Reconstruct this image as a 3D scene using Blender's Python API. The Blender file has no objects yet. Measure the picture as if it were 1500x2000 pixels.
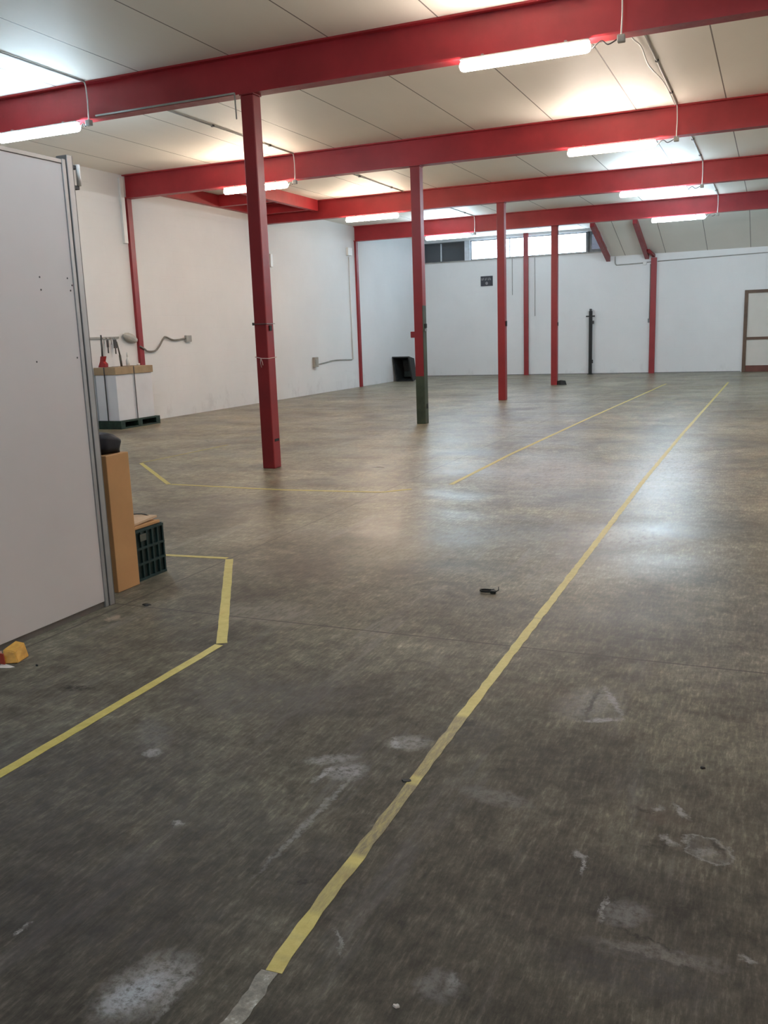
import bpy, bmesh, math, random
from mathutils import Vector, Matrix
random.seed(7)
C = bpy.context.scene
COL = C.collection

# ---------------------------------------------------------------- camera
RT = Vector((0.91868348, 0.39347421, -0.03462228))
UP = Vector((-0.04572024, 0.19299085, 0.98013478))
FW = Vector((-0.39233954, 0.8988507, -0.19528724))
cam_data = bpy.data.cameras.new('camera')
cam = bpy.data.objects.new('camera', cam_data)
COL.objects.link(cam)
m = Matrix((RT, UP, -FW)).transposed().to_4x4()
m.translation = Vector((0, 0, 1.5))
cam.matrix_world = m
cam_data.sensor_fit = 'VERTICAL'
cam_data.sensor_height = 36.0
cam_data.sensor_width = 27.0
cam_data.lens = 1746.37 / 2000 * 36
cam_data.clip_start = 0.05
cam_data.clip_end = 200
C.camera = cam

# ---------------------------------------------------------------- sky, exposure
world = bpy.data.worlds.new('overcast_sky')
C.world = world
world.use_nodes = True
bg = world.node_tree.nodes['Background']
bg.inputs['Color'].default_value = (0.74, 0.88, 1.0, 1)
bg.inputs['Strength'].default_value = 14.0
C.view_settings.view_transform = 'Standard'
C.view_settings.look = 'None'
C.view_settings.gamma = 1
C.view_settings.use_curve_mapping = False
C.view_settings.exposure = 0.0
LIGHT = 122.0            # emission of the fluorescent diffusers
WARM = (1.0, 0.80, 0.62)
PINK = (1.0, 0.84, 0.72)
COOL = (0.66, 0.86, 1.0)

# ---------------------------------------------------------------- key sizes
XL, XR = -11.1, 6.5          # left and right walls
YF, YB = -5.0, 29.35         # wall behind the viewer and back wall
HB, HC = 4.10, 4.51          # underside of beams, ceiling
BEAM_Y = [9.06, 14.07, 18.98, 24.03]
COL_X = -5.37

# ---------------------------------------------------------------- helpers
def srgb(r, g, b):
    f = lambda c: c / 12.92 if c <= 0.04045 else ((c + 0.055) / 1.055) ** 2.4
    return (f(r / 255), f(g / 255), f(b / 255), 1)

def new_mat(name):
    mt = bpy.data.materials.new(name)
    mt.use_nodes = True
    nt = mt.node_tree
    return mt, nt, nt.nodes['Principled BSDF']

def N(nt, typ, **kw):
    n = nt.nodes.new(typ)
    for k, v in kw.items():
        setattr(n, k, v)
    return n

def noise(nt, vec, scale, detail=4, rough=0.55, dist=0.0):
    n = N(nt, 'ShaderNodeTexNoise')
    n.inputs['Scale'].default_value = scale
    n.inputs['Detail'].default_value = detail
    n.inputs['Roughness'].default_value = rough
    n.inputs['Distortion'].default_value = dist
    if vec is not None:
        nt.links.new(vec, n.inputs['Vector'])
    return n.outputs['Fac']

def ramp(nt, fac, stops):
    r = N(nt, 'ShaderNodeValToRGB')
    els = r.color_ramp.elements
    while len(els) < len(stops):
        els.new(0.5)
    for e, (p, c) in zip(els, stops):
        e.position = p
        e.color = c if len(c) == 4 else (*c, 1)
    nt.links.new(fac, r.inputs['Fac'])
    return r.outputs['Color']

def mixc(nt, fac, a, b, mode='MIX'):
    mx = N(nt, 'ShaderNodeMix', data_type='RGBA', blend_type=mode)
    for sock, v in ((mx.inputs[0], fac), (mx.inputs[6], a), (mx.inputs[7], b)):
        if isinstance(v, (int, float, tuple)):
            sock.default_value = v
        else:
            nt.links.new(v, sock)
    return mx.outputs[2]

def math_(nt, op, a, b=None, c=None, clamp=False):
    n = N(nt, 'ShaderNodeMath', operation=op, use_clamp=clamp)
    for i, v in enumerate((a, b, c)):
        if v is None:
            continue
        if isinstance(v, (int, float)):
            n.inputs[i].default_value = v
        else:
            nt.links.new(v, n.inputs[i])
    return n.outputs[0]

def mapping(nt, scale=(1, 1, 1), loc=(0, 0, 0), rot=(0, 0, 0), src=None):
    if src is None:
        src = N(nt, 'ShaderNodeTexCoord').outputs['Object']
    mp = N(nt, 'ShaderNodeMapping')
    mp.inputs['Scale'].default_value = scale
    mp.inputs['Location'].default_value = loc
    mp.inputs['Rotation'].default_value = rot
    nt.links.new(src, mp.inputs['Vector'])
    return mp.outputs['Vector']

def bump(nt, p, h, strength=0.2, dist=0.01):
    b = N(nt, 'ShaderNodeBump')
    b.inputs['Strength'].default_value = strength
    b.inputs['Distance'].default_value = dist
    nt.links.new(h, b.inputs['Height'])
    nt.links.new(b.outputs['Normal'], p.inputs['Normal'])

def simple(name, col, rough=0.5, metal=0.0, var=0.12, scale=6.0, dirt_shade=None):
    mt, nt, p = new_mat(name)
    v = mapping(nt)
    f = noise(nt, v, scale, 5)
    dark = tuple(c * (1 - var * 1.6) for c in col[:3]) + (1,)
    lite = tuple(min(1, c * (1 + var)) for c in col[:3]) + (1,)
    c = ramp(nt, f, [(0.3, dark), (0.7, lite)])
    if dirt_shade:
        f2 = noise(nt, mapping(nt, scale=(1, 1, 0.4)), scale * 2.5, 6, 0.65)
        k = ramp(nt, f2, [(0.60, (0, 0, 0)), (0.72, (1, 1, 1))])
        c = mixc(nt, k, c, dirt_shade)
    nt.links.new(c, p.inputs['Base Color'])
    p.inputs['Roughness'].default_value = rough
    p.inputs['Metallic'].default_value = metal
    return mt

# ---- mesh pieces
def add_box(bm, x0, x1, y0, y1, z0, z1, bev=0.0, mat=0):
    vs = [bm.verts.new((x, y, z)) for x in (x0, x1) for y in (y0, y1) for z in (z0, z1)]
    idx = [(0, 1, 3, 2), (4, 6, 7, 5), (0, 4, 5, 1), (2, 3, 7, 6), (0, 2, 6, 4), (1, 5, 7, 3)]
    fs = [bm.faces.new([vs[i] for i in f]) for f in idx]
    for f in fs:
        f.material_index = mat
    if bev > 0:
        es = list({e for f in fs for e in f.edges})
        r = bmesh.ops.bevel(bm, geom=es, offset=bev, segments=2, affect='EDGES', profile=0.5)
        for f in r['faces']:
            f.material_index = mat
    return vs

def add_prism(bm, pts, axis, a, b, mat=0):
    """extrude a closed 2-D outline along an axis from a to b"""
    def P(u, v, w):
        return {'x': (w, u, v), 'y': (u, w, v), 'z': (u, v, w)}[axis]
    lo = [bm.verts.new(P(u, v, a)) for u, v in pts]
    hi = [bm.verts.new(P(u, v, b)) for u, v in pts]
    n = len(pts)
    fs = [bm.faces.new(lo), bm.faces.new(hi[::-1])]
    for i in range(n):
        fs.append(bm.faces.new((lo[i], hi[i], hi[(i + 1) % n], lo[(i + 1) % n])))
    for f in fs:
        f.material_index = mat
    return fs

def add_tube(bm, path, r, n=8, mat=0):
    path = [Vector(p) for p in path]
    rings = []
    prev = None
    for i, p in enumerate(path):
        d = (path[min(i + 1, len(path) - 1)] - path[max(i - 1, 0)]).normalized()
        if prev is None:
            a = d.orthogonal().normalized()
        else:
            a = (prev - d * prev.dot(d)).normalized()
        prev = a
        b = d.cross(a)
        rr = r[i] if isinstance(r, (list, tuple)) else r
        rings.append([bm.verts.new(p + (a * math.cos(t) + b * math.sin(t)) * rr)
                      for t in [2 * math.pi * k / n for k in range(n)]])
    fs = []
    for r0, r1 in zip(rings, rings[1:]):
        for k in range(n):
            fs.append(bm.faces.new((r0[k], r0[(k + 1) % n], r1[(k + 1) % n], r1[k])))
    fs.append(bm.faces.new(rings[0][::-1]))
    fs.append(bm.faces.new(rings[-1]))
    for f in fs:
        f.material_index = mat
        f.smooth = True

def smooth_path(pts, k=6):
    pts = [Vector(p) for p in pts]
    out = []
    for i in range(len(pts) - 1):
        p0, p1, p2, p3 = pts[max(i - 1, 0)], pts[i], pts[i + 1], pts[min(i + 2, len(pts) - 1)]
        for j in range(k):
            t = j / k
            out.append(0.5 * ((2 * p1) + (-p0 + p2) * t + (2 * p0 - 5 * p1 + 4 * p2 - p3) * t * t
                              + (-p0 + 3 * p1 - 3 * p2 + p3) * t ** 3))
    out.append(pts[-1])
    return out

def obj(name, bm, mats, parent=None, loc=None):
    bmesh.ops.recalc_face_normals(bm, faces=bm.faces[:])
    me = bpy.data.meshes.new(name)
    bm.to_mesh(me)
    bm.free()
    for mt in (mats if isinstance(mats, (list, tuple)) else [mats]):
        me.materials.append(mt)
    o = bpy.data.objects.new(name, me)
    COL.objects.link(o)
    if parent is not None:
        o.parent = parent
    if loc is not None:
        o.location = loc
    return o

def tag(o, label, cat, group=None):
    o['label'] = label
    o['category'] = cat
    if group:
        o['group'] = group
    return o

def thing(name, label, cat, loc=(0, 0, 0), rz=0.0, group=None):
    o = bpy.data.objects.new(name, None)
    o.empty_display_size = 0.1
    COL.objects.link(o)
    o.location = loc
    o.rotation_euler = (0, 0, rz)
    return tag(o, label, cat, group)

def struct(name, bm, mats, parent=None):
    o = obj(name, bm, mats, parent)
    if parent is None:
        o['kind'] = 'structure'
    return o

def B():
    return bmesh.new()

# ---------------------------------------------------------------- materials
def red_paint(name, col=(0.26, 0.017, 0.022)):
    mt, nt, p = new_mat(name)
    v = mapping(nt)
    f = noise(nt, v, 1.7, 5, 0.6)
    a = tuple(c * 0.82 for c in col) + (1,)
    b = tuple(c * 1.15 for c in col) + (1,)
    c = ramp(nt, f, [(0.3, a), (0.7, b)])
    f2 = noise(nt, mapping(nt, scale=(1, 1, 0.35)), 9, 7, 0.7)
    k = ramp(nt, f2, [(0.66, (0, 0, 0)), (0.74, (0.7, 0.7, 0.7))])
    c = mixc(nt, k, c, (0.10, 0.012, 0.014, 1))
    nt.links.new(c, p.inputs['Base Color'])
    r = ramp(nt, f2, [(0.3, (0.36,) * 3), (0.7, (0.52,) * 3)])
    nt.links.new(r, p.inputs['Roughness'])
    bump(nt, p, f2, 0.08, 0.004)
    return mt

RED = red_paint('red_steel_paint')
REDB = red_paint('red_beam_paint', (0.37, 0.022, 0.031))
GREEN = simple('green_steel_paint', (0.045, 0.062, 0.036), 0.5, var=0.25, scale=7, dirt_shade=(0.10, 0.07, 0.04, 1))
GREY = simple('grey_plastic', (0.33, 0.33, 0.31), 0.5)
DGREY = simple('dark_grey_rubber', (0.05, 0.05, 0.052), 0.6)
ALU = simple('aluminium_profile', (0.42, 0.43, 0.44), 0.38, 0.7, var=0.06)
ALUD = simple('aluminium_profile_groove', (0.16, 0.16, 0.155), 0.5, 0.4, var=0.06)
WHITEP = simple('white_plastic', (0.74, 0.74, 0.72), 0.4, var=0.04)
BLACK = simple('black_plastic', (0.007, 0.009, 0.009), 0.62, var=0.3, scale=14)
CARD = simple('brown_cardboard', (0.52, 0.29, 0.125), 0.85, var=0.08, scale=3)
CARD2 = simple('tan_cardboard_rim', (0.34, 0.25, 0.15), 0.85, var=0.1, scale=5)
WHITEC = simple('white_carton', (0.66, 0.68, 0.72), 0.6, var=0.05, scale=2)
CRATE = simple('dark_green_plastic', (0.006, 0.020, 0.019), 0.45, var=0.2, scale=10)
PALG = simple('green_painted_pallet', (0.011, 0.034, 0.023), 0.6, var=0.35, scale=12, dirt_shade=(0.09, 0.12, 0.08, 1))
WOOD = simple('dark_brown_wood', (0.115, 0.065, 0.038), 0.5, var=0.2, scale=4)
WOODR = simple('red_brown_wood', (0.13, 0.042, 0.028), 0.5, var=0.2, scale=4)
DOORP = simple('off_white_door_panel', (0.63, 0.61, 0.56), 0.5, var=0.03, scale=2)
FRAME = simple('grey_window_frame', (0.13, 0.14, 0.15), 0.45, 0.3)
FRAMEW = simple('white_window_frame', (0.62, 0.66, 0.72), 0.45)
SHUT = simple('dark_shutter', (0.022, 0.024, 0.028), 0.5)
STRING = simple('pale_string', (0.62, 0.45, 0.42), 0.8)
SIGNB = simple('dark_sign_board', (0.022, 0.024, 0.036), 0.4)
SIGNT = simple('grey_sign_print', (0.26, 0.26, 0.27), 0.5)
ORANGE = simple('orange_yellow_packet', (0.62, 0.33, 0.05), 0.5, var=0.15, scale=25)
PKRED = simple('red_packet_print', (0.34, 0.05, 0.03), 0.5)
PAPER = simple('white_paper', (0.62, 0.58, 0.54), 0.7)
TOOLRED = simple('red_tool', (0.30, 0.015, 0.02), 0.4)
STEEL = simple('dull_steel', (0.30, 0.30, 0.29), 0.4, 0.8)

def glass(name, tint, g=0.06):
    mt, nt, p = new_mat(name)
    nt.nodes.remove(p)
    t = N(nt, 'ShaderNodeBsdfTransparent'); t.inputs['Color'].default_value = tint
    gl = N(nt, 'ShaderNodeBsdfGlossy'); gl.inputs['Roughness'].default_value = 0.05
    mx = N(nt, 'ShaderNodeMixShader'); mx.inputs[0].default_value = g
    nt.links.new(t.outputs[0], mx.inputs[1]); nt.links.new(gl.outputs[0], mx.inputs[2])
    nt.links.new(mx.outputs[0], nt.nodes['Material Output'].inputs['Surface'])
    return mt
GLASS = glass('clear_pane', (0.95, 0.97, 1, 1))
FROST = glass('dirty_pane', (0.14, 0.14, 0.15, 1), 0.1)

def emit(name, col, s):
    mt, nt, p = new_mat(name)
    p.inputs['Base Color'].default_value = (0.8, 0.8, 0.8, 1)
    p.inputs['Emission Color'].default_value = (*col, 1)
    p.inputs['Emission Strength'].default_value = s
    return mt

# wall plaster
def plaster(name, col, joints=True):
    mt, nt, p = new_mat(name)
    v = mapping(nt)
    f = noise(nt, v, 0.7, 6, 0.6)
    c = ramp(nt, f, [(0.3, tuple(x * 0.93 for x in col) + (1,)), (0.7, col + (1,))])
    # scattered stains, more of them low on the wall
    f2 = noise(nt, mapping(nt, scale=(1, 1, 0.6)), 2.6, 8, 0.7)
    sep = N(nt, 'ShaderNodeSeparateXYZ')
    nt.links.new(N(nt, 'ShaderNodeTexCoord').outputs['Object'], sep.inputs[0])
    low = math_(nt, 'MULTIPLY', math_(nt, 'SUBTRACT', 0.7, sep.outputs['Z'], clamp=True), 0.25)
    k = ramp(nt, math_(nt, 'ADD', f2, low), [(0.66, (0, 0, 0)), (0.80, (0.35, 0.35, 0.35))])
    c = mixc(nt, k, c, tuple(x * 0.62 for x in col) + (1,))
    nt.links.new(c, p.inputs['Base Color'])
    p.inputs['Roughness'].default_value = 0.75
    # painted block courses
    br = N(nt, 'ShaderNodeTexBrick')
    br.inputs['Scale'].default_value = 1.0
    br.inputs['Brick Width'].default_value = 0.5
    br.inputs['Row Height'].default_value = 0.25
    br.inputs['Mortar Size'].default_value = 0.006
    br.inputs['Mortar Smooth'].default_value = 0.6
    cmb = N(nt, 'ShaderNodeCombineXYZ')
    nt.links.new(math_(nt, 'ADD', sep.outputs['X'], sep.outputs['Y']), cmb.inputs['X'])
    nt.links.new(sep.outputs['Z'], cmb.inputs['Y'])
    nt.links.new(cmb.outputs[0], br.inputs['Vector'])
    br.inputs['Color1'].default_value = br.inputs['Color2'].default_value = (1, 1, 1, 1)
    br.inputs['Mortar'].default_value = (0, 0, 0, 1)
    h = math_(nt, 'ADD', math_(nt, 'MULTIPLY', noise(nt, v, 30, 4), 0.3), br.outputs['Color'])
    bump(nt, p, h, 0.25 if joints else 0.02, 0.004)
    return mt
PLASTER = plaster('white_painted_blockwork', (0.76, 0.775, 0.785))
PANEL = simple('white_partition_panel', (0.60, 0.575, 0.57), 0.45, var=0.03, scale=1.5)

# ceiling panels with open seams every 1.2 m
def ceiling_mat():
    mt, nt, p = new_mat('white_ceiling_panels')
    sep = N(nt, 'ShaderNodeSeparateXYZ')
    nt.links.new(N(nt, 'ShaderNodeTexCoord').outputs['Object'], sep.inputs[0])
    fr = math_(nt, 'FRACT', math_(nt, 'DIVIDE', math_(nt, 'ADD', sep.outputs['X'], 60.76 + 0.008), 1.2))
    seam = math_(nt, 'LESS_THAN', fr, 0.0125)
    f = noise(nt, mapping(nt, scale=(1, 0.35, 1)), 0.9, 5, 0.6)
    c = ramp(nt, f, [(0.3, (0.82, 0.79, 0.72, 1)), (0.7, (0.88, 0.85, 0.78, 1))])
    c = mixc(nt, seam, c, (0.20, 0.18, 0.16, 1))
    nt.links.new(c, p.inputs['Base Color'])
    p.inputs['Roughness'].default_value = 0.6
    bump(nt, p, math_(nt, 'SUBTRACT', 1.0, seam), 0.4, 0.004)
    return mt
CEIL = ceiling_mat()

# concrete floor
def floor_mat():
    mt, nt, p = new_mat('worn_polished_concrete')
    co = N(nt, 'ShaderNodeTexCoord').outputs['Object']
    sep = N(nt, 'ShaderNodeSeparateXYZ'); nt.links.new(co, sep.inputs[0])
    X, Y = sep.outputs['X'], sep.outputs['Y']
    big = noise(nt, mapping(nt, src=co, scale=(1, 0.8, 1)), 0.42, 5, 0.55, 0.4)
    mid = noise(nt, mapping(nt, src=co, scale=(0.45, 1.0, 1), rot=(0, 0, 0.12)), 1.6, 9, 0.66, 0.5)
    fine = noise(nt, co, 11, 10, 0.72, 0.2)
    streak = noise(nt, mapping(nt, src=co, rot=(0, 0, -0.35), scale=(2.2, 0.28, 1)), 2.6, 9, 0.72, 0.3)
    c = ramp(nt, big, [(0.30, (0.200, 0.178, 0.122, 1)), (0.5, (0.250, 0.229, 0.163, 1)), (0.68, (0.290, 0.277, 0.215, 1))])
    c = mixc(nt, 0.55, c, ramp(nt, mid, [(0.36, (0.45,) * 3), (0.5, (0.85,) * 3), (0.64, (1.25,) * 3)]), 'MULTIPLY')
    c = mixc(nt, 0.75, c, ramp(nt, fine, [(0.36, (0.55,) * 3), (0.5, (0.95,) * 3), (0.66, (1.55,) * 3)]), 'MULTIPLY')
    scr = noise(nt, mapping(nt, src=co, rot=(0, 0, -0.45), scale=(3.0, 0.5, 1)), 22, 9, 0.8)
    c = mixc(nt, 0.85, c, ramp(nt, scr, [(0.38, (0.62,) * 3), (0.52, (0.95,) * 3), (0.66, (1.9,) * 3)]), 'MULTIPLY')
    spk = ramp(nt, noise(nt, co, 60, 4, 0.7), [(0.64, (0, 0, 0)), (0.72, (0.45,) * 3)])
    c = mixc(nt, spk, c, (0.40, 0.39, 0.38, 1))
    # pale scuffs that run down the hall
    k = ramp(nt, streak, [(0.54, (0, 0, 0)), (0.68, (0.34,) * 3)])
    c = mixc(nt, k, c, (0.38, 0.36, 0.34, 1))
    # near end darker and greyer: grime, with the lamps' falloff painted into the colour
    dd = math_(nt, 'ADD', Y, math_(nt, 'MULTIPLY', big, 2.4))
    dirt_shade = N(nt, 'ShaderNodeMapRange'); nt.links.new(dd, dirt_shade.inputs[0])
    dirt_shade.inputs[1].default_value = 2.6; dirt_shade.inputs[2].default_value = 9.5
    dirt_shade.inputs[3].default_value = 1.0; dirt_shade.inputs[4].default_value = 0.0
    c = mixc(nt, dirt_shade.outputs[0], c, (0.325, 0.325, 0.370, 1), 'MULTIPLY')
    hue = noise(nt, mapping(nt, src=co, scale=(1, 0.7, 1), loc=(4, 2, 0)), 1.3, 6, 0.65, 0.6)
    c = mixc(nt, 0.75, c, ramp(nt, hue, [(0.38, (0.55, 0.51, 0.49)), (0.5, (0.98, 0.95, 0.90)), (0.62, (1.25, 1.26, 1.20))]), 'MULTIPLY')
    wob = N(nt, 'ShaderNodeTexNoise'); wob.inputs['Scale'].default_value = 7; wob.inputs['Detail'].default_value = 7
    wob.inputs['Roughness'].default_value = 0.7
    nt.links.new(co, wob.inputs['Vector'])
    wv = N(nt, 'ShaderNodeVectorMath', operation='MULTIPLY_ADD')
    nt.links.new(wob.outputs['Color'], wv.inputs[0])
    wv.inputs[1].default_value = (0.42, 0.42, 0); wv.inputs[2].default_value = (-0.21, -0.21, 0)
    wadd = N(nt, 'ShaderNodeVectorMath', operation='ADD')
    nt.links.new(co, wadd.inputs[0]); nt.links.new(wv.outputs[0], wadd.inputs[1])
    tex = noise(nt, mapping(nt, src=co, rot=(0, 0, -0.3), scale=(2, 0.6, 1)), 14, 8, 0.75)
    wv2 = N(nt, 'ShaderNodeVectorMath', operation='MULTIPLY_ADD')
    wob2 = N(nt, 'ShaderNodeTexNoise'); wob2.inputs['Scale'].default_value = 22; wob2.inputs['Detail'].default_value = 6
    wob2.inputs['Roughness'].default_value = 0.75
    nt.links.new(co, wob2.inputs['Vector'])
    nt.links.new(wob2.outputs['Color'], wv2.inputs[0])
    wv2.inputs[1].default_value = (0.085, 0.085, 0); wv2.inputs[2].default_value = (-0.0425, -0.0425, 0)
    wadd2 = N(nt, 'ShaderNodeVectorMath', operation='ADD')
    nt.links.new(co, wadd2.inputs[0]); nt.links.new(wv2.outputs[0], wadd2.inputs[1])
    wsm = wadd2.outputs[0]
    texs = noise(nt, co, 38, 7, 0.75)
    def blob(x, y, rx, ry, ang, col, amt, ring=False, c=c, src=None, tx=None):
        mp = N(nt, 'ShaderNodeMapping'); mp.vector_type = 'TEXTURE'
        mp.inputs['Location'].default_value = (x, y, 0)
        mp.inputs['Rotation'].default_value = (0, 0, ang)
        mp.inputs['Scale'].default_value = (rx, ry, 1)
        nt.links.new((src or wadd.outputs[0]), mp.inputs['Vector'])
        ln = N(nt, 'ShaderNodeVectorMath', operation='LENGTH')
        nt.links.new(mp.outputs[0], ln.inputs[0])
        if ring:
            r = ramp(nt, ln.outputs['Value'], [(0.60, (0.12,) * 3), (0.80, (0.3,) * 3), (0.9, (1,) * 3), (1.0, (0, 0, 0))])
        else:
            r = ramp(nt, ln.outputs['Value'], [(0.45, (1, 1, 1)), (1.0, (0, 0, 0))])
        t = ramp(nt, tx or tex, [(0.38, (0.15,) * 3), (0.55, (1, 1, 1))])
        k = math_(nt, 'MULTIPLY', math_(nt, 'MULTIPLY', r, t), amt)
        return mixc(nt, k, c, col)
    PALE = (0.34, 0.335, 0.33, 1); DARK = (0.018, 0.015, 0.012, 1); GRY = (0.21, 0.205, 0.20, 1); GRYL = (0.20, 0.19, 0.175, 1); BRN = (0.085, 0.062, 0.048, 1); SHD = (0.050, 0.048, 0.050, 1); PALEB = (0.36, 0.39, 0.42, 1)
    for a in [
        (-1.95, 3.10, 0.55, 0.30, 0.2, (0.10, 0.092, 0.085, 1), 0.55, False),
        (-3.32, 3.74, 0.06, 0.05, 0.0, (0.42, 0.34, 0.25, 1), 0.6, False),
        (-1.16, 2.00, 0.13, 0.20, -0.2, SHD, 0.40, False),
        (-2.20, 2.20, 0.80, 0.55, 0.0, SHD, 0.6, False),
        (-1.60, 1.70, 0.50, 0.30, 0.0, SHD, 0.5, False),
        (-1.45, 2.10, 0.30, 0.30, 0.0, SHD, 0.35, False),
        (-1.05, 9.3, 0.55, 2.4, 0.0, (0.42, 0.42, 0.42, 1), 0.50, False),  # from here the broad pale patches are lamp and window reflections painted in
        (-2.05, 9.2, 0.9, 1.2, 0.0, (0.40, 0.40, 0.40, 1), 0.45, False),
        (-3.0, 9.2, 0.7, 0.6, 0.0, (0.36, 0.37, 0.36, 1), 0.40, False),
        (-0.95, 6.5, 0.5, 0.5, 0.0, (0.44, 0.43, 0.40, 1), 0.55, False),
        (-2.4, 5.6, 0.5, 0.45, 0.0, (0.30, 0.27, 0.20, 1), 0.5, False),
        (-1.9, 6.3, 0.6, 0.4, 0.0, (0.28, 0.30, 0.28, 1), 0.4, False),
        (-2.55, 4.1, 0.45, 0.28, 0.0, (0.26, 0.235, 0.19, 1), 0.45, False),
        (-9.6, 19.8, 1.1, 1.1, 0.0, (0.10, 0.085, 0.06, 1), 0.55, False),
        (-2.6, 5.0, 0.8, 0.4, 0.0, BRN, 0.35, False),
    ]:
        c = blob(*a, c=c)
    for a in [
        (-1.280, 2.296, 0.420, 0.014, 1.548, PALE, 0.45, False),
        (-1.378, 2.552, 0.085, 0.017, 1.408, PALE, 0.80, False),
        (-1.401, 2.657, 0.122, 0.042, 0.540, PALE, 0.55, False),
        (-1.308, 2.593, 0.090, 0.078, 0.795, PALE, 0.65, False),
        (-1.184, 2.875, 0.096, 0.078, 0.446, PALE, 0.55, False),
        (-1.230, 2.849, 0.067, 0.016, -1.086, PALE, 0.80, False),
        (-2.060, 2.483, 0.041, 0.046, 0.588, PALE, 0.70, False),
        (-2.158, 2.617, 0.218, 0.078, -0.806, GRY, 0.35, False),
        (-0.629, 3.449, 0.142, 0.227, -0.276, PALE, 0.42, False),
        (-0.549, 3.301, 0.101, 0.025, 0.450, PALE, 0.85, False),
        (-0.539, 3.498, 0.194, 0.018, -1.181, PALE, 0.70, False),
        (-0.615, 3.446, 0.201, 0.014, 1.586, DARK, 0.70, False),
        (-1.302, 1.468, 0.161, 0.105, 1.271, PALE, 0.62, False),
        (-1.309, 1.444, 0.105, 0.052, 1.128, PALEB, 0.80, False),
        (-1.226, 1.479, 0.128, 0.017, 1.723, PALE, 0.50, False),
        (-1.748, 1.525, 0.042, 0.012, 1.526, PALE, 0.70, False),
        (-1.664, 2.103, 0.028, 0.019, -0.136, PALE, 0.80, False),
        (-0.940, 1.774, 0.063, 0.008, -0.925, PALE, 0.60, False),
        (-0.627, 1.746, 0.033, 0.022, 1.684, PALE, 0.50, False),
        (-0.650, 1.720, 0.068, 0.069, -0.517, GRY, 0.50, False),
        (0.020, 2.312, 0.040, 0.062, -0.188, DARK, 0.35, False),
        (-0.250, 2.483, 0.058, 0.050, -0.444, DARK, 0.60, False),
        (-0.260, 2.660, 0.090, 0.065, -0.203, BRN, 0.60, False),
        (-0.310, 2.674, 0.048, 0.016, -0.293, DARK, 0.60, False),
        (-0.203, 2.708, 0.063, 0.014, -1.013, PALE, 0.65, False),
        (-0.267, 2.698, 0.022, 0.027, -0.765, PALE, 0.60, False),
        (-0.218, 2.523, 0.048, 0.017, -0.748, PALE, 0.70, False),
        (-0.110, 2.515, 0.065, 0.085, 0.812, PALE, 0.60, True),
        (-0.116, 2.494, 0.042, 0.038, 0.828, PALE, 0.45, False),
        (-0.087, 2.542, 0.042, 0.015, -1.094, DARK, 0.70, False),
        (-0.446, 2.356, 0.034, 0.023, -0.439, PALE, 0.65, False),
        (-0.427, 2.315, 0.050, 0.006, 1.533, PALE, 0.70, False),
        (-0.345, 2.137, 0.071, 0.007, 1.562, PALE, 0.70, False),
        (-0.289, 2.135, 0.084, 0.067, 0.838, GRY, 0.55, False),
        (-0.153, 2.197, 0.071, 0.057, -0.232, DARK, 0.55, False),
        (-0.184, 2.042, 0.161, 0.010, -0.199, DARK, 0.75, False),
        (-0.196, 2.006, 0.201, 0.040, 0.062, GRYL, 0.60, False),
        (0.009, 2.061, 0.029, 0.013, -0.197, PALE, 0.60, False),
        (-0.223, 1.984, 0.167, 0.010, -0.060, DARK, 0.50, False),
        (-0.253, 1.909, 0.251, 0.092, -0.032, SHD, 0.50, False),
        (-1.175, 2.041, 0.035, 0.066, 0.361, DARK, 0.45, True),
        (-1.153, 1.965, 0.059, 0.013, 0.345, DARK, 0.60, False),
        (-0.816, 2.780, 0.028, 0.034, 0.343, DARK, 0.60, False),
        (-1.038, 3.107, 0.063, 0.047, 0.975, DARK, 0.75, False),
        (-0.830, 3.239, 0.137, 0.166, -0.743, DARK, 0.35, False),
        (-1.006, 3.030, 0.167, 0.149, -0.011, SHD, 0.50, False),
        (-0.770, 2.596, 0.158, 0.059, -0.131, GRYL, 0.55, False),
        (-2.785, 2.891, 0.107, 0.041, 0.255, DARK, 0.95, False),
        (-0.332, 5.418, 0.109, 0.118, 0.284, DARK, 0.50, False),
        (-0.581, 5.178, 0.090, 0.139, 0.289, DARK, 0.35, False),
        (-2.141, 5.247, 0.170, 0.227, -0.525, BRN, 0.40, False),
        (-2.221, 4.556, 0.142, 0.219, 0.057, BRN, 0.35, False),
        (-0.760, 3.454, 0.231, 0.145, -1.211, BRN, 0.30, False),
    ]:
        c = blob(*a, c=c, src=wsm, tx=texs)
    # saw-cut slab joints
    jy = math_(nt, 'ABSOLUTE', math_(nt, 'SUBTRACT', math_(nt, 'FRACT', math_(nt, 'DIVIDE', math_(nt, 'ADD', Y, 1.0 + 2.5), 5.0)), 0.5))
    jx = math_(nt, 'ABSOLUTE', math_(nt, 'SUBTRACT', math_(nt, 'FRACT', math_(nt, 'DIVIDE', math_(nt, 'ADD', X, 53.42 + 2.5), 5.0)), 0.5))
    jm = math_(nt, 'MINIMUM', jx, jy)
    jn = math_(nt, 'MULTIPLY', fine, 0.0022)
    joint = math_(nt, 'LESS_THAN', jm, math_(nt, 'ADD', jn, 0.0001))
    c = mixc(nt, math_(nt, 'MULTIPLY', joint, 0.75), c, (0.04, 0.032, 0.026, 1))
    nt.links.new(c, p.inputs['Base Color'])
    n1 = noise(nt, mapping(nt, scale=(0.45, 1.0, 1), rot=(0, 0, 0.12)), 1.6, 6, 0.6)
    sp2 = N(nt, 'ShaderNodeSeparateXYZ'); nt.links.new(N(nt, 'ShaderNodeTexCoord').outputs['Object'], sp2.inputs[0])
    worn = N(nt, 'ShaderNodeMapRange')
    nt.links.new(math_(nt, 'ADD', sp2.outputs['Y'], math_(nt, 'MULTIPLY', n1, 1.6)), worn.inputs[0])
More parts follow.
